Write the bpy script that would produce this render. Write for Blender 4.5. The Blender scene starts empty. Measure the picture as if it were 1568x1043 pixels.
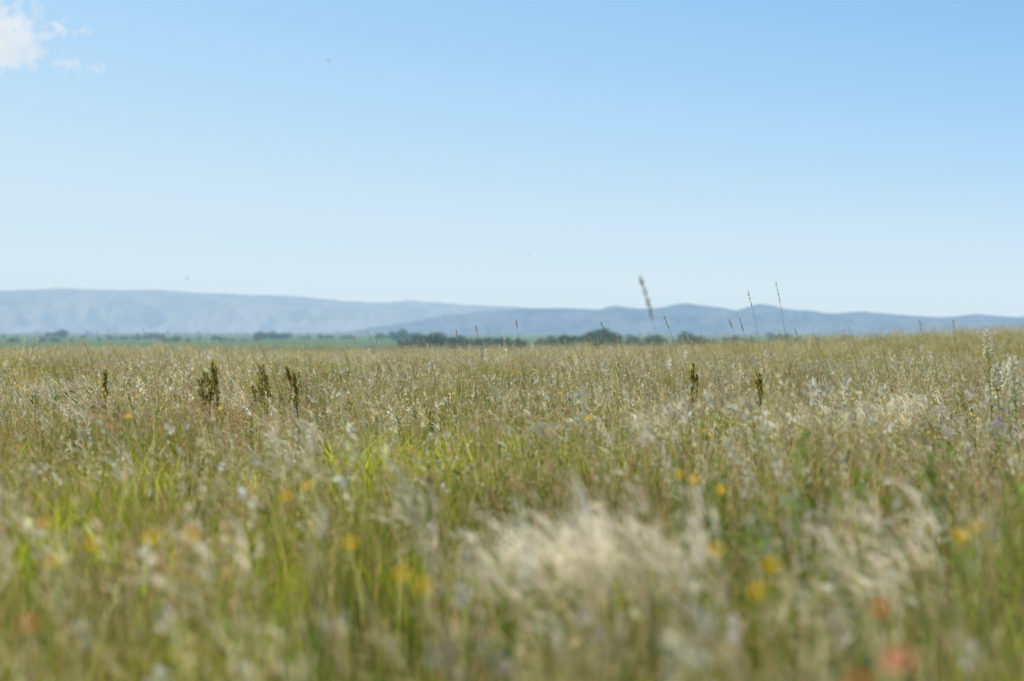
import bpy, math, random
import numpy as np
from mathutils import Vector, Matrix, noise as mnoise
random.seed(7); rng=np.random.default_rng(11)
S=bpy.context.scene
S.view_settings.view_transform='Standard'
S.view_settings.look='None'
S.view_settings.exposure=0
CAMZ=1.05; F=3702.0
# ------------------------------------------------------------------ terrain
def sst(v,a,b):
    t=np.clip((v-a)/(b-a),0,1); return t*t*(3-2*t)
def terr(x,y):
    x=np.asarray(x,float); y=np.asarray(y,float)
    r=np.sqrt(x*x+y*y)
    z=0.035*np.sin(x*0.9+1.3)*np.cos(y*0.55)+0.05*np.sin(y*0.21+x*0.13)
    z=z*(1-sst(r,150,400))
    z+=0.66*sst(x,4,18)*sst(y,28,78)*(1-sst(r,150,600))
    z-=0.19*sst(y,45,85)*(1-sst(r,150,400))
    z-=7.0*sst(r,88,900)
    z+=0.06*np.sin(x*0.35+0.6)*sst(y,40,80)*(1-sst(r,100,200))
    return z
# ------------------------------------------------------------------ materials
def newmat(name):
    m=bpy.data.materials.new(name); m.use_nodes=True
    nt=m.node_tree; nt.nodes.clear()
    out=nt.nodes.new('ShaderNodeOutputMaterial')
    return m,nt,out
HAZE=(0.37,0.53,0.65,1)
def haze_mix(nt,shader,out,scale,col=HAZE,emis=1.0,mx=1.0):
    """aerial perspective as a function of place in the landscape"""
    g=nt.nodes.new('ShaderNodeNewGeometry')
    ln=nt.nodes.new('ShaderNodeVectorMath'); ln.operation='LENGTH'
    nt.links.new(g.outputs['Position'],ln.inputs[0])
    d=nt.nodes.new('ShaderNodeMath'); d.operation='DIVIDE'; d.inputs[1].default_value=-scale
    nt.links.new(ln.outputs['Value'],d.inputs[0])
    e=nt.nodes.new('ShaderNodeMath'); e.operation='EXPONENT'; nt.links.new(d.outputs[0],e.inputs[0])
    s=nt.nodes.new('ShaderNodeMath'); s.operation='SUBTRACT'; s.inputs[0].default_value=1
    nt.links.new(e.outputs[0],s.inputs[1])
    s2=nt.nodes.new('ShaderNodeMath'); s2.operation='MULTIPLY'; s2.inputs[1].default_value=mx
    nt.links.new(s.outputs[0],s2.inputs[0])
    em=nt.nodes.new('ShaderNodeEmission'); em.inputs['Color'].default_value=col; em.inputs['Strength'].default_value=emis  # airlight painted as emission over the surface colour, stronger farther out
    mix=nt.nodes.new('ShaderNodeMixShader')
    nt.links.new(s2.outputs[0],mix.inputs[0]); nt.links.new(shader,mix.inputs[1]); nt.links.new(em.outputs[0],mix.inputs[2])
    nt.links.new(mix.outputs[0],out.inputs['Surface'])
def plant_mat(name,trans=0.35,rand=0.25):
    m,nt,out=newmat(name)
    a=nt.nodes.new('ShaderNodeAttribute'); a.attribute_name='Col'
    oi=nt.nodes.new('ShaderNodeObjectInfo')
    mr=nt.nodes.new('ShaderNodeMapRange'); mr.inputs['To Min'].default_value=1-rand; mr.inputs['To Max'].default_value=1+rand
    nt.links.new(oi.outputs['Random'],mr.inputs['Value'])
    sc=nt.nodes.new('ShaderNodeVectorMath'); sc.operation='SCALE'
    nt.links.new(a.outputs['Color'],sc.inputs[0]); nt.links.new(mr.outputs[0],sc.inputs['Scale'])
    di=nt.nodes.new('ShaderNodeBsdfDiffuse'); tr=nt.nodes.new('ShaderNodeBsdfTranslucent')
    nt.links.new(sc.outputs[0],di.inputs['Color']); nt.links.new(sc.outputs[0],tr.inputs['Color'])
    mx=nt.nodes.new('ShaderNodeMixShader'); mx.inputs[0].default_value=trans
    nt.links.new(di.outputs[0],mx.inputs[1]); nt.links.new(tr.outputs[0],mx.inputs[2])
    nt.links.new(mx.outputs[0],out.inputs['Surface'])
    return m
M_GRASS=plant_mat('grass_blade',0.45,0.08)
M_AWN=plant_mat('feather_awn',0.5,0.1)
M_FLOWER=plant_mat('petal',0.3,0.1)
M_DRY=plant_mat('seed_head',0.35,0.15)
# ------------------------------------------------------------------ mesh buffers
class Buf:
    def __init__(s): s.v=[];s.f=[];s.c=[];s.n=0
    def add(s,v,f,c):
        v=np.asarray(v,float).reshape(-1,3); c=np.asarray(c,float).reshape(-1,3)
        s.v.append(v); s.f.append(np.asarray(f,int)+s.n); s.c.append(c); s.n+=len(v)
    def arrays(s): return np.concatenate(s.v),np.concatenate(s.f),np.concatenate(s.c)
    def mesh(s,name,mat):
        V,Fq,C=s.arrays()
        me=bpy.data.meshes.new(name)
        me.vertices.add(len(V)); me.vertices.foreach_set('co',V.ravel())
        me.loops.add(Fq.size); me.loops.foreach_set('vertex_index',Fq.ravel().astype(np.int32))
        me.polygons.add(len(Fq))
        me.polygons.foreach_set('loop_start',np.arange(0,Fq.size,4,dtype=np.int32))
        me.update(calc_edges=True)
        at=me.attributes.new('Col','FLOAT_COLOR','POINT')
        at.data.foreach_set('color',np.concatenate([C,np.ones((len(C),1))],1).ravel())
        me.materials.append(mat)
        return me
def ribbons(buf,P,W,side,C):
    N,K,_=P.shape
    L=P-side[:,None,:]*W[...,None]*0.5; R=P+side[:,None,:]*W[...,None]*0.5
    V=np.stack([L,R],2).reshape(-1,3)
    Cc=np.repeat(C[:,:,None,:],2,axis=2).reshape(-1,3)
    b=(np.arange(N)[:,None]*K+np.arange(K-1)[None,:])*2
    Fq=np.stack([b,b+1,b+3,b+2],-1).reshape(-1,4)
    buf.add(V,Fq,Cc)
def stempath(N,R,h0,h1,bend0,bend1,wind,K,cx=0,cy=0):
    rr=R*np.sqrt(rng.random(N)); th=rng.random(N)*6.283
    base=np.stack([cx+rr*np.cos(th),cy+rr*np.sin(th),np.zeros(N)-0.03],1)
    h=rng.uniform(h0,h1,N)
    a=rng.random(N)*6.283
    d=np.stack([np.cos(a),np.sin(a)],1)*(1-wind)+np.array([-1.0,0.15])*wind
    b=rng.uniform(bend0,bend1,N)*np.clip(np.linalg.norm(d,axis=1),0.3,1)
    d/=np.linalg.norm(d,axis=1,keepdims=True)+1e-6
    t=np.linspace(0,1,K)[None,:]
    hor=(b[:,None]*(0.25*t+0.75*t**2.2))*h[:,None]
    z=h[:,None]*(t-0.35*b[:,None]*t**3)
    P=np.stack([base[:,0:1]+d[:,0:1]*hor,base[:,1:2]+d[:,1:2]*hor,base[:,2:3]+z],-1)
    return P,h,d
def randside(N):
    a=rng.random(N)*6.283
    return np.stack([np.cos(a),np.sin(a),np.zeros(N)],1)
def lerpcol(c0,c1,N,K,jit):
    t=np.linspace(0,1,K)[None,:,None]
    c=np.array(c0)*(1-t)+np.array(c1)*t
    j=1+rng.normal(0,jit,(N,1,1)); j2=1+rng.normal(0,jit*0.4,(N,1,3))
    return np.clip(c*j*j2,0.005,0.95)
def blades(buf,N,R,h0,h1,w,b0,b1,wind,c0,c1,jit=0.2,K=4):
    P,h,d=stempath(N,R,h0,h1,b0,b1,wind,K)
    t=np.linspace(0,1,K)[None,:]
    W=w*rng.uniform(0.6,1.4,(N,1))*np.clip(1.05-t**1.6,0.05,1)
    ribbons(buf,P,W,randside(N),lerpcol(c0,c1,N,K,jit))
def petals(buf,pos,axis,Lh,Wd,col,jit=0.15):
    N=len(pos)
    r=rng.normal(size=(N,3)); s=np.cross(axis,r); s/=np.linalg.norm(s,axis=1,keepdims=True)+1e-9
    L=Lh*rng.uniform(0.7,1.3,(N,1)); W=Wd*rng.uniform(0.7,1.3,(N,1))
    v=np.stack([pos,pos+axis*L*0.45+s*W*0.5,pos+axis*L,pos+axis*L*0.45-s*W*0.5],1)
    c=np.clip(np.array(col)*(1+rng.normal(0,jit,(N,1)))*(1+rng.normal(0,jit*0.3,(N,3))),0.005,0.95)
    buf.add(v,np.arange(N*4).reshape(N,4),np.repeat(c,4,axis=0))
def seedstems(buf,N,R,h0,h1,w,b0,b1,wind,cs,ch,M=10,headfrac=0.2,spread=0.012,sl=0.014,sw=0.004,K=5):
    P,h,d=stempath(N,R,h0,h1,b0,b1,wind,K)
    W=np.full((N,K),w)*np.linspace(1,0.5,K)[None,:]
    ribbons(buf,P,W,randside(N),lerpcol(np.array(cs)*0.8,cs,N,K,0.15))
    tt=1-headfrac*rng.random((N,M)); x=tt*(K-1); i=np.clip(x.astype(int),0,K-2); f=(x-i)[...,None]
    n=np.arange(N)[:,None]
    p=P[n,i]*(1-f)+P[n,i+1]*f
    ax=P[n,i+1]-P[n,i]; ax=ax/(np.linalg.norm(ax,axis=-1,keepdims=True)+1e-9)
    taper=(1-(tt-1+headfrac)/headfrac*0.7)[...,None]
    off=rng.normal(size=p.shape)*spread*taper
    ax2=ax+rng.normal(size=ax.shape)*0.3; ax2/=np.linalg.norm(ax2,axis=-1,keepdims=True)
    petals(buf,(p+off).reshape(-1,3),ax2.reshape(-1,3),sl,sw,ch)
def awns(buf,N,R,h0,h1,wind=0.6,A=10,col=(0.95,0.87,0.69),al=(0.06,0.15),aw=0.0055):
    P,h,d=stempath(N,R,h0,h1,0.15,0.4,wind,5)
    ribbons(buf,P,np.full((N,5),0.0025),randside(N),lerpcol((0.22,0.26,0.07),(0.5,0.42,0.2),N,5,0.15))
    tip=P[:,-1]; dirv=P[:,-1]-P[:,-2]; dirv/=np.linalg.norm(dirv,axis=1,keepdims=True)
    K=5; NN=N*A
    tip=np.repeat(tip,A,0)-np.repeat(dirv,A,0)*rng.uniform(0,0.10,(NN,1)); dv=np.repeat(dirv,A,0)+rng.normal(0,0.25,(NN,3))
    L=rng.uniform(al[0],al[1],NN)[:,None,None]
    t=np.linspace(0,1,K)[None,:,None]
    windv=np.array([-0.75,0.1,-0.15])+rng.normal(0,0.25,(NN,1,3))
    Pp=tip[:,None,:]+L*(dv[:,None,:]*(t-0.5*t**2)*1.0+windv*0.75*t**1.7)
    W=aw*np.ones((NN,K))*np.sin(np.linspace(0.3,2.9,K))[None,:]+0.0006
    ribbons(buf,Pp,W,randside(NN),lerpcol(np.array(col)*0.9,col,NN,K,0.08))
# ------------------------------------------------------------------ source tufts
def src_coll(name,meshes):
    c=bpy.data.collections.new(name)
    for i,me in enumerate(meshes):
        o=bpy.data.objects.new('%s_%02d'%(name,i),me); c.objects.link(o)
    return c
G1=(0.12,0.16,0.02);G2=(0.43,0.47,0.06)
STR=(0.86,0.66,0.29); PINK=(0.76,0.48,0.26); YG=(0.76,0.78,0.03); GREY=(0.48,0.54,0.24); CREAM=(0.95,0.88,0.66)
def tuft(kind):
    b=Buf()
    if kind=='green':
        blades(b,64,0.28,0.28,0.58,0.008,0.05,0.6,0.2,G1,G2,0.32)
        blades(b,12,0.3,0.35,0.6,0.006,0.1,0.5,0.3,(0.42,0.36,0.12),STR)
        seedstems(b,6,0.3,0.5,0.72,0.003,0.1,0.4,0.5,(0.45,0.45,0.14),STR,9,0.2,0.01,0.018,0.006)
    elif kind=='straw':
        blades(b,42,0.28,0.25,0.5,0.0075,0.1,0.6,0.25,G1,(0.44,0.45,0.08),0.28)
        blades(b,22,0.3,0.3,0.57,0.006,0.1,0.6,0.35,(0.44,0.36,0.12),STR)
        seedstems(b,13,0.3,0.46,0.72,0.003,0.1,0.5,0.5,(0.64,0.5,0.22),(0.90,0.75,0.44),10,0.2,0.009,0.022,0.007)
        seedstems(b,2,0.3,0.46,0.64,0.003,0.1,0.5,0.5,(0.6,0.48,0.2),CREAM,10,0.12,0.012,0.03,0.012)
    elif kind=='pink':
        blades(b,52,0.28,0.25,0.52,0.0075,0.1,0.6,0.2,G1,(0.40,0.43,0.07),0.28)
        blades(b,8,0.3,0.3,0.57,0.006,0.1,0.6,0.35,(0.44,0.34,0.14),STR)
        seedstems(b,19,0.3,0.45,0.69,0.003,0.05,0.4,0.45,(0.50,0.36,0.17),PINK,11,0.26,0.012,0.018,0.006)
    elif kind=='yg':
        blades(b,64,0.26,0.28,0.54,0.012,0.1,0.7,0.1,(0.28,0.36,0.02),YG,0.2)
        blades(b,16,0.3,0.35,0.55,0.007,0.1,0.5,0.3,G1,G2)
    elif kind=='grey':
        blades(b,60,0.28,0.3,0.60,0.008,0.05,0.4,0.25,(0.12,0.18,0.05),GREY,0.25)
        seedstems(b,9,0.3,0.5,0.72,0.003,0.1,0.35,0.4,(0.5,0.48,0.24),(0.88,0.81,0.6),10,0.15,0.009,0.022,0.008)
    elif kind=='herb':
        P,h,d=stempath(12,0.26,0.35,0.58,0.05,0.3,0.2,6)
        ribbons(b,P,np.full((12,6),0.004),randside(12),lerpcol((0.12,0.16,0.04),(0.28,0.3,0.09),12,6,0.1))
        for k in range(12):
            n=16; q=rng.uniform(0.3,1,n)*5; i=np.clip(q.astype(int),0,4); f=(q-i)[:,None]; pp=P[k,i]*(1-f)+P[k,i+1]*f
            ax=rng.normal(0,0.5,(n,3))+[0,0,0.7]; ax/=np.linalg.norm(ax,axis=1,keepdims=True)
            petals(b,pp,ax,0.045,0.011,(0.18,0.27,0.04),0.25)
        blades(b,40,0.3,0.28,0.52,0.008,0.05,0.6,0.2,G1,G2,0.25)
    elif kind=='tall':
        blades(b,30,0.3,0.3,0.62,0.007,0.05,0.5,0.3,G1,G2,0.25)
        seedstems(b,8,0.35,0.64,0.96,0.004,0.1,0.45,0.5,(0.5,0.46,0.16),STR,12,0.18,0.008,0.024,0.008)
    return b.arrays()
kinds=['green']*4+['straw']*4+['pink']*4+['yg']*2+['grey']*2+['herb']*2+['tall']*3
KI={k:[i for i,q in enumerate(kinds) if q==k] for k in set(kinds)}
tufts=[tuft(k) for k in kinds]
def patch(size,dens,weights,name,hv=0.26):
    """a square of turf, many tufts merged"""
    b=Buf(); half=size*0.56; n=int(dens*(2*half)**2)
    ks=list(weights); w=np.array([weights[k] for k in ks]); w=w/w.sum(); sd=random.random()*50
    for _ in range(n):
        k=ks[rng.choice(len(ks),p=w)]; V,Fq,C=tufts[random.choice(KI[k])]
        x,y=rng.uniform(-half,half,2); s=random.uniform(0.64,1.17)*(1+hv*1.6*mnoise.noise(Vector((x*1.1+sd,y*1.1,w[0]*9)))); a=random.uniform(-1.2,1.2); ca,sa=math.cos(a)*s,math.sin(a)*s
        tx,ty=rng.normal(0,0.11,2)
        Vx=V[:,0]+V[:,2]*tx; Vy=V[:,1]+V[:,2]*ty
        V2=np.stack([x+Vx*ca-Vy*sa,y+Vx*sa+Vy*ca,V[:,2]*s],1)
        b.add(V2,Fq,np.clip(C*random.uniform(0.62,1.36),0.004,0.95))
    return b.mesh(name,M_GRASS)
mixes=[{'green':2.6,'straw':.8,'pink':.9,'yg':.5,'grey':.6,'herb':.6,'tall':.06},
       {'green':.8,'straw':2.7,'pink':.5,'yg':.15,'grey':.5,'herb':.2,'tall':.14},
       {'green':1.0,'straw':.5,'pink':2.6,'yg':.2,'grey':.3,'herb':.4,'tall':.08},
       {'green':1.1,'straw':.4,'pink':.4,'yg':2.8,'grey':.2,'herb':.3,'tall':.03}]
m_near=[];CLS=[]
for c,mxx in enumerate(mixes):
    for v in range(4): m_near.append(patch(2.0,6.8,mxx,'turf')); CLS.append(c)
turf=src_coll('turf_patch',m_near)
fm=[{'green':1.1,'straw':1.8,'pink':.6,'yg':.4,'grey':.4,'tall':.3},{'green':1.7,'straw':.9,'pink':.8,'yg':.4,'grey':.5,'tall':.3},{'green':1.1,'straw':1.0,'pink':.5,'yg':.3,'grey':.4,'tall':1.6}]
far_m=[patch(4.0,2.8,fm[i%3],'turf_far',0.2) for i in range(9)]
farturf=src_coll('turf_far_patch',far_m)
def feathermesh(n,h0,h1,R=0.12):
    b=Buf(); awns(b,n,R,h0,h1)
    blades(b,14,R,0.25,0.5,0.006,0.1,0.5,0.3,(0.28,0.28,0.08),STR)
    return b.mesh('feather_tuft',M_AWN)
feathers=src_coll('feather_tuft',[feathermesh(18,0.48,0.62) for _ in range(4)]+[feathermesh(4,0.45,0.64,0.05) for _ in range(3)])
def instancer(name,coll,pts,rv,scl,idx):
    me=bpy.data.meshes.new(name); n=len(pts)
    me.vertices.add(n); me.vertices.foreach_set('co',np.asarray(pts,float).ravel())
    a=me.attributes.new('rotv','FLOAT_VECTOR','POINT')
    rv=np.asarray(rv,float)
    if rv.ndim==1: rv=np.column_stack([0*rv,0*rv,rv])
    a.data.foreach_set('vector',rv.ravel())
    a=me.attributes.new('scl','FLOAT','POINT'); a.data.foreach_set('value',np.asarray(scl,float))
    a=me.attributes.new('idx','INT','POINT'); a.data.foreach_set('value',np.asarray(idx,np.int32))
    ob=bpy.data.objects.new(name,me); S.collection.objects.link(ob)
    ng=bpy.data.node_groups.new(name+'_scatter','GeometryNodeTree')
    ng.interface.new_socket('Geometry',in_out='INPUT',socket_type='NodeSocketGeometry')
    ng.interface.new_socket('Geometry',in_out='OUTPUT',socket_type='NodeSocketGeometry')
    N=ng.nodes; gi=N.new('NodeGroupInput'); go=N.new('NodeGroupOutput')
    ci=N.new('GeometryNodeCollectionInfo'); ci.inputs['Collection'].default_value=coll
    ci.inputs['Separate Children'].default_value=True; ci.inputs['Reset Children'].default_value=True
    ip=N.new('GeometryNodeInstanceOnPoints'); ip.inputs['Pick Instance'].default_value=True
    def na(t,nm):
        x=N.new('GeometryNodeInputNamedAttribute'); x.data_type=t; x.inputs['Name'].default_value=nm; return x.outputs['Attribute']
    e=N.new('FunctionNodeEulerToRotation')
    L=ng.links
    L.new(gi.outputs[0],ip.inputs['Points']); L.new(ci.outputs[0],ip.inputs['Instance'])
    L.new(na('INT','idx'),ip.inputs['Instance Index']); L.new(na('FLOAT_VECTOR','rotv'),e.inputs[0])
    L.new(e.outputs[0],ip.inputs['Rotation']); L.new(na('FLOAT','scl'),ip.inputs['Scale'])
    L.new(ip.outputs[0],go.inputs[0])
    md=ob.modifiers.new('scatter','NODES'); md.node_group=ng
    return ob
def zone(y0,y1,dens,slope=0.30,mar=1.4):
    A=(y1-y0)*2*(slope*(y1)+mar); n=int(A*dens)
    y=rng.uniform(y0,y1,n); x=rng.uniform(-1,1,n)*(slope*y1+mar)
    k=np.abs(x)<slope*y+mar
    return np.stack([x[k],y[k]],1)
def nz(x,y,s,o): return mnoise.noise(Vector((x*s+o,y*s*0.8+o*0.7,o*0.3)))
# ------------------------------------------------------------------ meadow turf laid over the terrain
def lay(x,y,e):
    z=float(terr(x,y)); gx=(float(terr(x+e,y))-float(terr(x-e,y)))/(2*e); gy=(float(terr(x,y+e))-float(terr(x,y-e)))/(2*e)
    q=Vector((-gx,-gy,1)).normalized(); R=Vector((0,0,1)).rotation_difference(q).to_matrix() @ Matrix.Rotation(random.uniform(-0.35,0.35),3,'Z')
    eu=R.to_euler('XYZ'); return (x,y,z),tuple(eu)
pt=[];rt=[];it=[];last=-1
y=2.9
# yellow-green stands of young growth in the meadow (x, y, radius)
stands=[(-1.3,9.2,1.2),(-2.0,12.5,1.2),(0.6,14,1.2),(-1.0,7.6,0.6),(1.2,20,1.3)]
while y<37.5:
    hw=0.28*y+2.0; x=-hw+random.uniform(0,1)
    while x<hw:
        a=nz(x,y,0.33,3.1); b=nz(x,y,0.28,17.7)
        sc_=[0.24+a,0.06+1.2*b+0.009*y,0.18-1.2*b,(1.2*a-0.08) if 4<y<32 else -1]
        if any(math.hypot(x-u,y-v)<r for u,v,r in stands): sc_[3]=1.0
        c=int(np.argmax(np.array(sc_)+rng.normal(0,0.15,4))); j=random.choice([k for k in range(16) if CLS[k]==c and k!=last]); last=j
        p,r=lay(x+random.uniform(-.15,.15),y+random.uniform(-.1,.1),0.8); pt.append(p); rt.append(r); it.append(j); x+=1.95
    y+=1.95
instancer('meadow_grass',turf,pt,rt,np.ones(len(pt)),it)
pt=[];rt=[];it=[];y=39.5
while y<104:
    hw=0.27*y+4; x=-hw+random.uniform(0,2)
    while x<hw:
        j=random.choice([2,5,8] if (x>4 and random.random()<0.85) else [0,1,3,4,6,7])
        p,r=lay(x+random.uniform(-.3,.3),y+random.uniform(-.2,.2),1.5); pt.append(p); rt.append(r); it.append(j); x+=3.9
    y+=3.9
instancer('meadow_grass',farturf,pt,rt,np.ones(len(pt)),it)
# feather grass drifts
fp=[];fi=[];fs=[]
drifts=[(0.17,5.75,2,0.04),(0.27,5.6,2,0.04),(0.34,5.7,1,0.04),(0.92,5.9,1,0.05),(2.5,15.5,3,0.3),(2.75,16.5,2,0.3),(-1.0,11,1,0.15),
        (-2.8,16,1,0.3),(-4.6,24,3,0.6),(-2.2,20,1,0.4),(0.6,13,1,0.3)]
for dx,dy,n,sp in drifts:
    for _ in range(n):
        fp.append((dx+random.gauss(0,sp),dy+random.gauss(0,sp*1.2))); fi.append(random.randrange(0,4)); fs.append(random.uniform(1.04,1.12))
for dx,dy in [(-.20,6.9),(-.60,5.4),(-.21,6.95)]:
    fp.append((dx,dy)); fi.append(5); fs.append(1.08)
for x,y in zone(12,100,0.13):
    if random.random()<0.25+1.4*nz(x,y,0.25,44.0): fp.append((x,y)); fi.append(random.choice([0,2,4,5,6,4,5,6])); fs.append(random.uniform(0.85,1.08))
for x,y in zone(5,18,0.45):
    fp.append((x,y)); fi.append(random.randrange(4,7)); fs.append(random.uniform(0.85,1.02))
fp=np.array(fp); instancer('feather_grass',feathers,np.column_stack([fp,terr(fp[:,0],fp[:,1])]),rng.uniform(-0.8,0.8,len(fp)),fs,fi)
# ------------------------------------------------------------------ flowers
def flowermesh(col,ctr,r,npet,h=0.6,heads=1):
    b=Buf()
    for q in range(heads):
        Pq,_,_=stempath(1,0.01 if heads==1 else 0.05,h*(1 if heads==1 else 0.92),h*1.03,0.02,0.05,0.5,6)
        ribbons(b,Pq,np.full((1,6),0.003),randside(1),lerpcol(G1,G2,1,6,0.1))
        c=Pq[0,-1]; tn=np.array([-0.25,-0.5,0.8]); tn/=np.linalg.norm(tn)
        u=np.cross(tn,[1,0,0]);u/=np.linalg.norm(u);v=np.cross(tn,u)
        for ring in (0,1):
            for i in range(npet):
                a=(i+0.5*ring)/npet*6.283; d=np.cos(a)*u+np.sin(a)*v; s=np.cross(tn,d)
                R=r*(1-0.25*ring)*random.uniform(0.9,1.1); w=R*0.34; zz=tn*0.002*ring
                K=4; pth=np.array([c+zz+d*R*t+tn*R*(0.35*t-0.25*t*t) for t in np.linspace(0.08,1,K)])[None]
                ribbons(b,pth,np.array([[w*0.5,w*1.1,w*1.2,w*0.35]]),s[None],lerpcol(np.array(col)*0.85,col,1,K,0.06))
        for i in range(10):
            a=i*2.4; rr=r*0.22*math.sqrt(i/10); p=c+u*math.cos(a)*rr+v*math.sin(a)*rr
            petals(b,p[None],tn[None],r*0.25,r*0.2,ctr)
    return b.mesh('flower',M_FLOWER)
YEL=(0.92,0.60,0.02)
fl=src_coll('wildflower_bloom',[flowermesh(YEL,(0.7,0.4,0.02),0.013,7,0.70),flowermesh(YEL,(0.7,0.4,0.02),0.013,6,0.66,2),flowermesh((0.92,0.74,0.06),(0.7,0.4,0.02),0.012,7,0.66,1)])
rd=src_coll('poppy_bloom',[flowermesh((0.82,0.30,0.20),(0.1,0.03,0.02),0.018,5,0.70),flowermesh((0.80,0.24,0.07),(0.3,0.1,0.02),0.012,5,0.70)])
pu=src_coll('purple_bloom',[flowermesh((0.38,0.30,0.68),(0.15,0.1,0.3),0.012,5,0.68,2)])
def survey(lst,h=0.70):
    o=[]
    for px,py in lst:
        b=(px-784)/F; d=0.4*F/(py-508)
        for _ in range(6): d=(CAMZ-h-float(terr(b*d,d)))*F/(py-508)
        o.append((b*d,d,float(terr(b*d,d))))
    return np.array(o)
ye=[(1068,715),(1045,705),(1112,742),(303,797),(445,753),(476,735),(624,845),(1105,832),(1170,870),(1190,855),(1480,795),(1505,797),(660,865),(545,803),(860,598),(885,588),(60,570),(30,585),(45,590),(220,594),(200,630),(240,810),(90,830),(150,815),(1350,606),(905,628)]
yp=survey(ye); ny=len(yp); extra=zone(9,60,0.26); extra=np.column_stack([extra,terr(extra[:,0],extra[:,1])]); yp=np.vstack([yp,extra])
instancer('yellow_wildflower',fl,yp,rng.uniform(-.3,.3,len(yp)),list(rng.uniform(0.97,1.01,ny))+list(rng.uniform(0.86,1.08,len(extra))),[0]*ny+list(rng.integers(1,3,len(extra))))
rp=survey([(63,783),(1385,975),(1345,905),(1310,1012),(40,905)]); instancer('red_poppy',rd,rp,[0]*5,[1,1,1,1,.97],[1,0,1,1,1])
pp=survey([(395,1038),(1520,626),(1541,630),(1530,640),(1515,634),(795,965),(1560,645)],0.68); instancer('purple_wildflower',pu,pp,rng.uniform(-3,3,len(pp)),[1]*len(pp),[0]*len(pp))
# ------------------------------------------------------------------ individual tall plants
def place(b,name,mat,x,y):
    me=b.mesh(name,mat); o=bpy.data.objects.new(name,me); o.location=(x,y,float(terr(x,y))); S.collection.objects.link(o); return o
def stalkbuf(h,lean,head=0.12,thick=0.006,col=(0.50,0.42,0.20),hc=(0.6,0.47,0.28),M=46,sw=1.0):
    b=Buf(); K=12
    t=np.linspace(0,1,K); hor=-lean*(0.35*t+0.65*t**2.4); P=np.stack([hor,0.02*t,h*t],1)
    for a in (0,1.05,2.09):
        ribbons(b,P[None],(np.linspace(0.0042,0.0016,K)*sw)[None],np.array([[math.cos(a),math.sin(a),0]]),lerpcol((0.26,0.30,0.08),col,1,K,0.02))
    hf=head/h; tt=1-hf*rng.random(M); X=tt*(K-1); i=np.clip(X.astype(int),0,K-2); f=(X-i)[:,None]
    p=P[i]*(1-f)+P[i+1]*f; ax=P[i+1]-P[i]; ax/=np.linalg.norm(ax,axis=1,keepdims=True)
    prof=np.sin(np.clip((1-tt)/hf,0.05,1)*2.6+0.3)[:,None]
    p=p+rng.normal(size=p.shape)*thick*0.6*prof; ax=ax+rng.normal(0,0.22,ax.shape); ax/=np.linalg.norm(ax,axis=1,keepdims=True)
    petals(b,p,ax,0.016,0.005,hc)
    for q in (0.35,0.55):
        k=int(q*K); s=random.choice([-1,1]); Kl=6; u=np.linspace(0,1,Kl)
        L=P[k]+np.stack([s*0.10*u,0.02*u,0.16*u-0.12*u**2.2],1)
        ribbons(b,L[None],(0.006*np.clip(1-u**2,0.05,1))[None],np.array([[0,1,0.2]]),lerpcol(G1,G2,1,Kl,0.1))
    return b
def tall_stalk(bt,d,topz,lean,head=0.12,thick=0.006,**kw):
    x=bt*d; z0=float(terr(x,d)); place(stalkbuf(topz-z0,lean,head,thick,**kw),'tall_grass_stalk',M_DRY,x,d)
def bt(px): return (px-784)/F
def tz(py,d): return CAMZ+(508-py)/F*d
stalks=[(1220,20,1.455,0.17,0.17,0.005),(1183,20,1.375,0.20,0.12,0.005),(1070,19,1.165,0.27,0.10,0.007),(1155,21,1.17,0.22,0.1,0.007),
 (980,20,1.12,0.32,0.09,0.006),(808,21,1.14,0.10,0.06,0.011),(755,22,1.10,0.16,0.08,0.006),(945,18,1.02,0.22,0.1,0.006),(1000,19,1.0,0.28,0.1,0.006),(1172,19,1.15,0.2,0.1,0.006),
 (705,23,1.06,0.04,0.1,0.007),(1250,23,1.07,0.2,0.1,0.007),(1430,26,1.16,0.15,0.1,0.009),(1475,24,1.16,0.1,0.06,0.011),(265,24,1.03,0.1,0.1,0.013)]
for px,d,z,le,hd,th in stalks: tall_stalk(bt(px),d,z,le,hd,th,sw=1.25)
tall_stalk(bt(1062),9.0,tz(428,9.0),0.195,0.15,0.006,col=(0.5,0.43,0.25),hc=(0.5,0.39,0.25),M=80)
sm=src_coll('seed_stalk',[stalkbuf(1.0,random.uniform(0.1,0.40),random.uniform(0.09,0.15),random.uniform(0.006,0.011),hc=random.choice([(0.7,0.56,0.34),(0.85,0.76,0.55),(0.5,0.4,0.22)]),sw=1.5).mesh('stalk',M_DRY) for _ in range(10)])
sx_=np.concatenate([zone(13,42,0.5,0.25,1),np.column_stack([rng.uniform(0.5,5.5,60),rng.uniform(16,26,60)]),np.column_stack([rng.uniform(5,18,130),rng.uniform(34,75,130)])])
instancer('tall_seed_stalks',sm,np.column_stack([sx_,terr(sx_[:,0],sx_[:,1])]),rng.uniform(-0.7,0.7,len(sx_)),np.clip(rng.normal(0.87,0.09,len(sx_)),0.68,1.08),rng.integers(0,10,len(sx_)))
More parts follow.
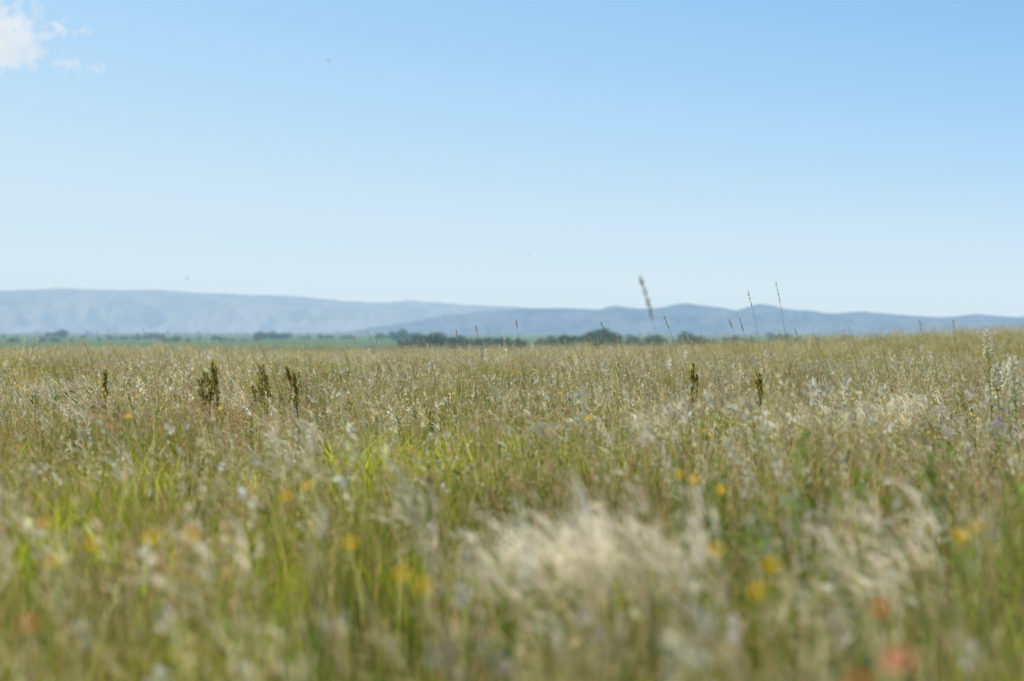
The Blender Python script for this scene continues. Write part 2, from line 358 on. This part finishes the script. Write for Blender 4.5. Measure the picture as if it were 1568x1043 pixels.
def dock(bt_,d,topz,hh,wd,lean):
    x=bt_*d; z0=float(terr(x,d)); h=topz-z0; b=Buf(); K=8; t=np.linspace(0,1,K)
    for s in range(6):
        ox=random.uniform(-1,1)*wd*0.9; oy=random.uniform(-1,1)*wd*0.6; hs=h*random.uniform(0.78,1.0)
        P=np.stack([ox*t**1.5-lean*t**2,oy*t,hs*t],1)
        for a in (0,1.57): ribbons(b,P[None],np.linspace(0.007,0.003,K)[None],np.array([[math.cos(a),math.sin(a),0]]),lerpcol((0.2,0.22,0.07),(0.26,0.18,0.07),1,K,0.05))
        M=80; q=1-hh*random.uniform(0.6,1)/h*rng.random(M); X=q*(K-1); i=np.clip(X.astype(int),0,K-2); f=(X-i)[:,None]; p=P[i]*(1-f)+P[i+1]*f
        off=rng.normal(size=p.shape)*[1,1,0.3]*wd*0.13*(0.35+1.0*(1-q)[:,None]*h/hh); p=p+off
        ax=off/wd*2.0+[-0.3,0,1]+rng.normal(0,0.3,p.shape); ax/=np.linalg.norm(ax,axis=1,keepdims=True)
        petals(b,p[:48],ax[:48],0.03,0.009,(0.36,0.22,0.09),0.35); petals(b,p[48:],ax[48:],0.04,0.010,(0.56,0.54,0.10),0.3)
    for s in range(14):
        a=random.random()*6.28; u=np.linspace(0,1,6); zb=h*random.uniform(0.3,0.8); L=np.stack([np.cos(a)*0.09*u-lean*(zb/h)**2,np.sin(a)*0.09*u,zb+0.14*u-0.08*u**2],1)
        ribbons(b,L[None],(0.016*np.sin(u*2.9+0.2).clip(0.05))[None],np.array([[-math.sin(a),math.cos(a),0]]),lerpcol(G1,G2,1,6,0.1))
    place(b,'dock_plant',M_DRY,x,d)
for px,d,py,hh,wd,le in [(408,18.5,560,.20,.075,.05),(336,19,554,.17,.045,.07),(318,17.5,570,.15,.05,.02),(458,19,562,.14,.045,.06),(160,19,569,.14,.045,.02),(1062,19,556,.12,.035,.0),(1172,18,570,.10,.035,.06)]:
    dock(bt(px),d,tz(py,d),hh,wd,le)
def flower_spike(px,d,py,hh,col):
    x=bt(px)*d; z0=float(terr(x,d)); h=tz(py,d)-z0; b=Buf(); K=8; t=np.linspace(0,1,K)
    P=np.stack([-0.04*t**2,0*t,h*t],1)
    for a in (0,1.57): ribbons(b,P[None],np.linspace(0.009,0.004,K)[None],np.array([[math.cos(a),math.sin(a),0]]),lerpcol(G1,G2,1,K,0.05))
    n=26
    for i in range(n):
        q=1-hh/h*(i/n); X=q*(K-1); k=min(int(X),K-2); f=X-k; c=P[k]*(1-f)+P[k+1]*f; a=i*2.4
        r=0.006+0.020*min(1,i/9); o=np.array([math.cos(a)*r,math.sin(a)*r,0.0]); m=8
        ax=rng.normal(0,0.6,(m,3))+o/r; ax/=np.linalg.norm(ax,axis=1,keepdims=True)
        petals(b,np.repeat((c+o)[None],m,0),ax,0.015,0.011,col,0.08)
    for s in range(50):
        a=random.random()*6.28; u=np.linspace(0,1,5); zz=random.uniform(0.2,1-hh/h)*h
        L=np.stack([np.cos(a)*0.07*u-0.04*(zz/h)**2,np.sin(a)*0.07*u,zz+0.06*u-0.03*u**2],1)
        ribbons(b,L[None],(0.014*np.sin(u*2.9+0.2).clip(0.05))[None],np.array([[-math.sin(a),math.cos(a),0]]),lerpcol((0.2,0.24,0.1),GREY,1,5,0.1))
    place(b,'white_flower_spike',M_FLOWER,x,d)
for px,d,py,hh in [(1520,16,503,.17),(1550,14,556,.16),(1563,13,590,.12),(1534,15,560,.12),(1562,12.5,548,.13)]: flower_spike(px,d,py,hh,(0.9,0.86,0.72))
# ------------------------------------------------------------------ ground sheet
nr,na=260,288
rad=np.concatenate([[0],np.geomspace(0.5,60000,nr)]); ang=np.linspace(0,2*math.pi,na,endpoint=False)
RR,AA=np.meshgrid(rad[1:],ang,indexing='ij'); X=(RR*np.sin(AA)).ravel(); Y=(RR*np.cos(AA)).ravel()
V=np.vstack([[0,0,float(terr(0,0))],np.column_stack([X,Y,terr(X,Y)])])
faces=[]
for i in range(na): faces.append((0,1+(i+1)%na,1+i))
for r in range(nr-1):
    o=1+r*na
    for i in range(na):
        j=(i+1)%na; faces.append((o+i,o+j,o+na+j,o+na+i))
me=bpy.data.meshes.new('meadow_ground'); me.from_pydata([tuple(v) for v in V],[],faces); me.update()
for p in me.polygons: p.use_smooth=True
m,nt,out=newmat('meadow_earth')
g=nt.nodes.new('ShaderNodeNewGeometry')
n1=nt.nodes.new('ShaderNodeTexNoise'); n1.inputs['Scale'].default_value=4; n1.inputs['Detail'].default_value=3; nt.links.new(g.outputs['Position'],n1.inputs['Vector'])
cr=nt.nodes.new('ShaderNodeValToRGB'); cr.color_ramp.elements[0].color=(0.06,0.075,0.018,1); cr.color_ramp.elements[1].color=(0.2,0.18,0.07,1)
cr.color_ramp.elements[0].position=0.35; cr.color_ramp.elements[1].position=0.65
nt.links.new(n1.outputs['Fac'],cr.inputs[0])
mp=nt.nodes.new('ShaderNodeMapping'); mp.inputs['Scale'].default_value=(0.0011,0.00045,0.001); nt.links.new(g.outputs['Position'],mp.inputs['Vector'])
vo=nt.nodes.new('ShaderNodeTexVoronoi'); vo.inputs['Scale'].default_value=1.0; nt.links.new(mp.outputs[0],vo.inputs['Vector'])
sp=nt.nodes.new('ShaderNodeSeparateColor'); nt.links.new(vo.outputs['Color'],sp.inputs[0])
cf=nt.nodes.new('ShaderNodeValToRGB'); e=cf.color_ramp.elements
e[0].color=(0.08,0.13,0.065,1); e[1].color=(0.15,0.17,0.10,1); x=e.new(0.4); x.color=(0.10,0.165,0.08,1); x=e.new(0.75); x.color=(0.08,0.11,0.065,1)
nt.links.new(sp.outputs[0],cf.inputs[0])
ln=nt.nodes.new('ShaderNodeVectorMath'); ln.operation='LENGTH'; nt.links.new(g.outputs['Position'],ln.inputs[0])
mr=nt.nodes.new('ShaderNodeMapRange'); mr.inputs['From Min'].default_value=200; mr.inputs['From Max'].default_value=700; nt.links.new(ln.outputs['Value'],mr.inputs['Value'])
mx=nt.nodes.new('ShaderNodeMix'); mx.data_type='RGBA'; nt.links.new(mr.outputs[0],mx.inputs[0]); nt.links.new(cr.outputs[0],mx.inputs[6]); nt.links.new(cf.outputs[0],mx.inputs[7])
di=nt.nodes.new('ShaderNodeBsdfDiffuse'); nt.links.new(mx.outputs[2],di.inputs['Color'])
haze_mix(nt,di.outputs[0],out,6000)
me.materials.append(m); ob=bpy.data.objects.new('meadow_ground',me); S.collection.objects.link(ob)
# ------------------------------------------------------------------ distant trees
def treemesh(H,Wd,seed):
    r=np.random.default_rng(seed); b=Buf()
    def limb(p0,p1,r0,r1):
        a=np.linspace(0,2*math.pi,7)[:-1]; ring=np.stack([np.cos(a),np.sin(a),0*a],1)
        v=np.vstack([p0+ring*r0,p1+ring*r1]); f=[(i,(i+1)%6,6+(i+1)%6,6+i) for i in range(6)]
        b.add(v,f,np.tile([0.09,0.07,0.05],(12,1)))
    top=np.array([r.normal(0,0.3),0,H*0.45]); limb(np.array([0,0,-0.5]),top,0.28,0.18)
    cl=[]
    for i in range(11):
        a=i*2.4+r.random(); c=np.array([math.cos(a)*Wd*0.5*r.uniform(0.3,0.9),math.sin(a)*Wd*0.5*r.uniform(0.3,0.9),H*r.uniform(0.22,0.88)])
        limb(top*[1,1,r.uniform(0.6,1)],c,0.12,0.04); cl.append((c,H*r.uniform(0.12,0.2)))
    for c,s in cl:
        n=110; d=r.normal(size=(n,3)); d/=np.linalg.norm(d,axis=1,keepdims=True); p=c+d*s*r.uniform(0.6,1.15,(n,1))*[1.25,1.25,0.85]
        tone=0.6+0.8*r.random()
        petals(b,p,d,0.6,0.55,np.array([0.10,0.15,0.045])*tone,0.25)
    return b
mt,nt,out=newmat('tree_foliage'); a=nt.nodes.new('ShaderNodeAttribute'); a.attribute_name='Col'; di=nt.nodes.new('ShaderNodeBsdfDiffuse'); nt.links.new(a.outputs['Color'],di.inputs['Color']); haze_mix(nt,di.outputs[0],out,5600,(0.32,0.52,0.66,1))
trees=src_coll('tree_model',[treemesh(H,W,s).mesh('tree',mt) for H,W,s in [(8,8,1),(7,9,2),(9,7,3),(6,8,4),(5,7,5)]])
tp=[];ts=[]
def trow(px0,px1,d,n,s0,s1,dj=60):
    for _ in range(n):
        px=random.uniform(px0,px1); dd=d+random.uniform(-dj,dj); x=bt(px)*dd; tp.append((x,dd,float(terr(x,dd))-0.3)); ts.append(random.uniform(s0,s1))
trow(612,690,1150,24,0.55,0.88); trow(690,860,1200,56,0.42,0.74); trow(860,945,1120,32,0.6,0.9); trow(645,672,1100,6,0.85,1.0); trow(912,942,1100,8,0.93,1.08)
trow(945,1110,1300,34,0.45,0.75); trow(1050,1075,1150,6,0.8,0.95); trow(1110,1300,1600,24,0.5,0.85)
trow(575,640,2300,16,0.8,1.2,150); trow(392,445,2600,22,0.7,1.1,150); trow(445,620,2700,30,0.4,0.75,200)
trow(72,102,3000,8,1.0,1.4,100); trow(0,220,3000,22,0.3,0.6,300); trow(205,250,2900,10,0.5,0.9); trow(150,400,2400,36,0.3,0.55,200); trow(-300,0,2600,30,0.6,1.2,300)
trow(0,110,1900,14,0.3,0.5,100); trow(250,400,2000,14,0.3,0.5,100); trow(-400,1568,6500,120,0.6,1.3,1200); trow(1568,1900,1800,20,0.6,1,200)
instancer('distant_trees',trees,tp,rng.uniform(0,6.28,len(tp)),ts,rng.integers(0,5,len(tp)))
# ------------------------------------------------------------------ mountains
def hills(name,prof,D,depth,nx,haze,scale,mxh,seed,rough,dcol):
    xs=np.array([p[0] for p in prof],float); ys=np.array([p[1] for p in prof],float)
    px=np.linspace(xs[0],xs[-1],nx); hy=np.interp(px,xs,ys)
    k=np.ones(5)/5; hy=np.convolve(np.pad(hy,2,'edge'),k,'valid')
    Hh=(508-hy)/F*D+7; X=(px-784)/F*D
    nd=60; V=[];Fc=[]
    for j in range(nd):
        u=j/(nd-1)
        for i in range(nx):
            f=math.sin(min(u/0.7,1)*math.pi/2)**1.3 if u<=0.7 else math.cos((u-0.7)/0.3*math.pi/2)
            y=D-depth*0.7+depth*u
            w=1-math.exp(-((u-0.7)/0.06)**2)
            q=Vector((X[i]*rough,y*rough*0.45,seed))
            n=1-abs(mnoise.fractal(q,0.7,2.1,6))*2.4
            amp=Hh[i]*0.75*math.sin(min(u/0.7,1)*math.pi)**0.8
            z=Hh[i]*f+(n-0.75)*amp*w
            if u<=0.7: z=min(z,Hh[i]*(0.2+0.80*u/0.7)+ (n-0.75)*amp*w*0.3)
            z+=mnoise.fractal(Vector((X[i]*rough*3,y*0.0004,seed+5)),0.7,2,5)*D*0.00055
            V.append((X[i],y,z-8 if j>0 else -40))
    for j in range(nd-1):
        for i in range(nx-1):
            a=j*nx+i; Fc.append((a,a+1,a+nx+1,a+nx))
    me=bpy.data.meshes.new(name); me.from_pydata(V,[],Fc); me.update()
    for p in me.polygons: p.use_smooth=True
    m,nt,out=newmat(name+'_slope'); n1=nt.nodes.new('ShaderNodeTexNoise'); n1.inputs['Scale'].default_value=0.0022; n1.inputs['Detail'].default_value=6
    g=nt.nodes.new('ShaderNodeNewGeometry'); nt.links.new(g.outputs['Position'],n1.inputs['Vector'])
    cr=nt.nodes.new('ShaderNodeValToRGB'); cr.color_ramp.elements[0].position=0.4; cr.color_ramp.elements[1].position=0.62
    cr.color_ramp.elements[0].color=(*[c*0.5 for c in dcol],1); cr.color_ramp.elements[1].color=(*dcol,1); nt.links.new(n1.outputs['Fac'],cr.inputs[0])
    di=nt.nodes.new('ShaderNodeBsdfDiffuse'); nt.links.new(cr.outputs[0],di.inputs['Color'])
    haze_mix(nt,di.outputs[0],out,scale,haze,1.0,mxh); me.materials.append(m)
    o=bpy.data.objects.new(name,me); S.collection.objects.link(o)
left=[(-900,470),(-500,455),(-200,448),(0,445),(50,443),(95,440),(150,443),(230,444),(330,448),(400,452),(470,455),(530,461),(570,463),(600,462),(625,459),(680,464),(740,467),(800,471),(900,476),(1000,484),(1200,496),(1400,506)]
right=[(560,506),(620,494),(680,482),(740,477),(800,472),(860,472),(920,474),(938,467),(980,472),(1010,469),(1050,464),(1100,471),(1130,474),(1165,465),(1200,472),(1270,478),(1320,476),(1380,483),(1440,485),(1500,482),(1568,484),(1700,478),(1900,488),(2300,498)]
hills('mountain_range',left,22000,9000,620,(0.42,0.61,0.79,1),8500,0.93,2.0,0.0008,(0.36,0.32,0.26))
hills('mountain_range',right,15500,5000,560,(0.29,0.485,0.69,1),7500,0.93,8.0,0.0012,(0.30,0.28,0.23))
# ------------------------------------------------------------------ cloud: drifting shreds of thin vapour
mc,nt,out=newmat('cloud_vapour')
tr=nt.nodes.new('ShaderNodeBsdfTransparent'); di=nt.nodes.new('ShaderNodeBsdfDiffuse'); di.inputs['Color'].default_value=(0.9,0.9,0.9,1)
em=nt.nodes.new('ShaderNodeEmission'); em.inputs['Color'].default_value=(0.84,0.90,0.97,1); em.inputs['Strength'].default_value=1.0  # self-glow stands in for daylight scattered through the vapour
m1=nt.nodes.new('ShaderNodeMixShader'); m1.inputs[0].default_value=0.8; nt.links.new(di.outputs[0],m1.inputs[1]); nt.links.new(em.outputs[0],m1.inputs[2])
m2=nt.nodes.new('ShaderNodeMixShader'); m2.inputs[0].default_value=0.30; nt.links.new(tr.outputs[0],m2.inputs[1]); nt.links.new(m1.outputs[0],m2.inputs[2]); nt.links.new(m2.outputs[0],out.inputs['Surface'])
def cloud(lobes,D):
    b=Buf(); c0=None
    for px,py,rx,ry,n in lobes:
        c=np.array([bt(px)*D,D,CAMZ+(508-py)/F*D]); c0=c if c0 is None else c0
        p=rng.normal(size=(n,3))*0.42
        p*=1+0.6*np.array([[mnoise.noise(Vector(q)*2.2+Vector((px,0,0)))] for q in p])
        p=p*np.array([rx,(rx+ry)/2,ry])/F*D+(c-c0)
        ax=rng.normal(size=(n,3)); ax/=np.linalg.norm(ax,axis=1,keepdims=True)
        s=min(rx,ry)/F*D
        petals(b,p,ax,s*0.9,s*0.9,(0.9,0.9,0.9),0.02)
    me=b.mesh('cloud',mc); o=bpy.data.objects.new('cloud',me); o.location=c0; S.collection.objects.link(o)
cloud([(10,48,48,38,70),(26,88,44,20,90),(-20,60,50,40,60),(40,45,28,28,30)],6000)
cloud([(88,44,16,14,24),(70,38,10,8,8)],6000); cloud([(127,48,12,9,14)],6000); cloud([(104,101,28,12,40)],6000); cloud([(150,105,18,10,16)],6000)
# ------------------------------------------------------------------ birds
mb,nt,out=newmat('bird_feathers'); di=nt.nodes.new('ShaderNodeBsdfDiffuse'); di.inputs['Color'].default_value=(0.03,0.03,0.035,1); nt.links.new(di.outputs[0],out.inputs['Surface'])
def bird(px,py,D,rz):
    b=Buf(); n=8; secs=[(-0.16,0.004),(-0.08,0.025),(0,0.04),(0.08,0.035),(0.12,0.022),(0.15,0.026),(0.175,0.012),(0.2,0.002)]
    a=np.linspace(0,6.283,n,endpoint=False); v=np.vstack([np.stack([np.cos(a)*r,np.full(n,y),np.sin(a)*r],1) for y,r in secs])
    f=[(k*n+i,k*n+(i+1)%n,(k+1)*n+(i+1)%n,(k+1)*n+i) for k in range(len(secs)-1) for i in range(n)]
    b.add(v,f,np.full((len(v),3),0.03))
    for s in (-1,1):
        x=np.array([0.02,0.14,0.27,0.38])*s; z=[0.02,0.09,0.10,0.06]; yf=[0.09,0.11,0.06,-0.04]; yb=[-0.05,-0.04,-0.05,-0.07]
        v=[(x[i],yf[i],z[i]) for i in range(4)]+[(x[i],yb[i],z[i]) for i in range(4)]
        b.add(v,[(i,i+1,i+5,i+4) for i in range(3)],np.full((8,3),0.03))
    b.add([(-0.01,-0.14,0),(0.01,-0.14,0),(0.05,-0.26,0),(-0.05,-0.26,0)],[(0,1,2,3)],np.full((4,3),0.03))
    me=b.mesh('bird',mb); o=bpy.data.objects.new('bird',me); o.location=(bt(px)*D,D,CAMZ+(508-py)/F*D); o.rotation_euler=(0.5,0,rz); S.collection.objects.link(o)
bird(503,94,300,0.3); bird(811,388,420,1.2); bird(287,427,400,0.2)
# ------------------------------------------------------------------ sky + sun
az=math.radians(-50); el=math.radians(56)
W=bpy.data.worlds.new('World'); S.world=W; W.use_nodes=True; nt=W.node_tree; bg=nt.nodes['Background']; bg.inputs['Strength'].default_value=0.12
sky=nt.nodes.new('ShaderNodeTexSky'); sky.sky_type='NISHITA'; sky.sun_disc=False; sky.sun_elevation=el; sky.sun_rotation=az; sky.air_density=1.0; sky.dust_density=1.0; sky.ozone_density=1.5
tc=nt.nodes.new('ShaderNodeTexCoord'); sx=nt.nodes.new('ShaderNodeSeparateXYZ'); nt.links.new(tc.outputs['Generated'],sx.inputs[0])
def mth(op,a,b=None):
    n=nt.nodes.new('ShaderNodeMath'); n.operation=op
    for k,v in enumerate((a,b)):
        if v is None: continue
        if isinstance(v,(int,float)): n.inputs[k].default_value=v
        else: nt.links.new(v,n.inputs[k])
    return n.outputs[0]
zc=mth('MAXIMUM',sx.outputs['Z'],0.0); xf=mth('ADD',mth('MULTIPLY',sx.outputs['X'],1.3),1.0)
zz=mth('MULTIPLY',mth('MULTIPLY',zc,mth('MAXIMUM',xf,0.3)),4.6)
rp_=nt.nodes.new('ShaderNodeValToRGB'); e=rp_.color_ramp.elements
e[0].position=0.0; e[0].color=(0.66,0.80,0.885,1); e[1].position=1.0; e[1].color=(0.20,0.46,0.83,1)
for p,c in [(0.10,(0.665,0.82,0.91,1)),(0.22,(0.595,0.79,0.93,1)),(0.36,(0.49,0.725,0.94,1)),(0.52,(0.385,0.65,0.935,1)),(0.72,(0.29,0.565,0.89,1))]:
    q=e.new(p); q.color=c
nt.links.new(zz,rp_.inputs[0])
sc=nt.nodes.new('ShaderNodeVectorMath'); sc.operation='SCALE'; sc.inputs['Scale'].default_value=1/0.12; nt.links.new(rp_.outputs[0],sc.inputs[0])
mx=nt.nodes.new('ShaderNodeMix'); mx.data_type='RGBA'
fac2=mth('SUBTRACT',1.0,mth('POWER',mth('MINIMUM',mth('MULTIPLY',zc,2.2),1.0),2.0))
nt.links.new(fac2,mx.inputs[0]); nt.links.new(sky.outputs[0],mx.inputs[6]); nt.links.new(sc.outputs[0],mx.inputs[7]); nt.links.new(mx.outputs[2],bg.inputs['Color'])
L=bpy.data.lights.new('sun','SUN'); L.energy=5.0; L.angle=math.radians(0.5); L.color=(1,0.93,0.82)
so=bpy.data.objects.new('sun',L); so.rotation_euler=Vector((math.sin(az)*math.cos(el),math.cos(az)*math.cos(el),math.sin(el))).to_track_quat('Z','Y').to_euler(); so.location=(-20,20,30); S.collection.objects.link(so)
# ------------------------------------------------------------------ camera
cd=bpy.data.cameras.new('camera'); cd.lens=85; cd.sensor_width=36; cd.clip_start=0.05; cd.clip_end=150000
cd.dof.use_dof=True; cd.dof.focus_distance=20; cd.dof.aperture_fstop=2.4; cd.dof.aperture_blades=9
co=bpy.data.objects.new('camera',cd); co.location=(0,0,CAMZ); co.rotation_euler=(math.radians(90)-13.5/F,0,0); S.collection.objects.link(co); S.camera=co
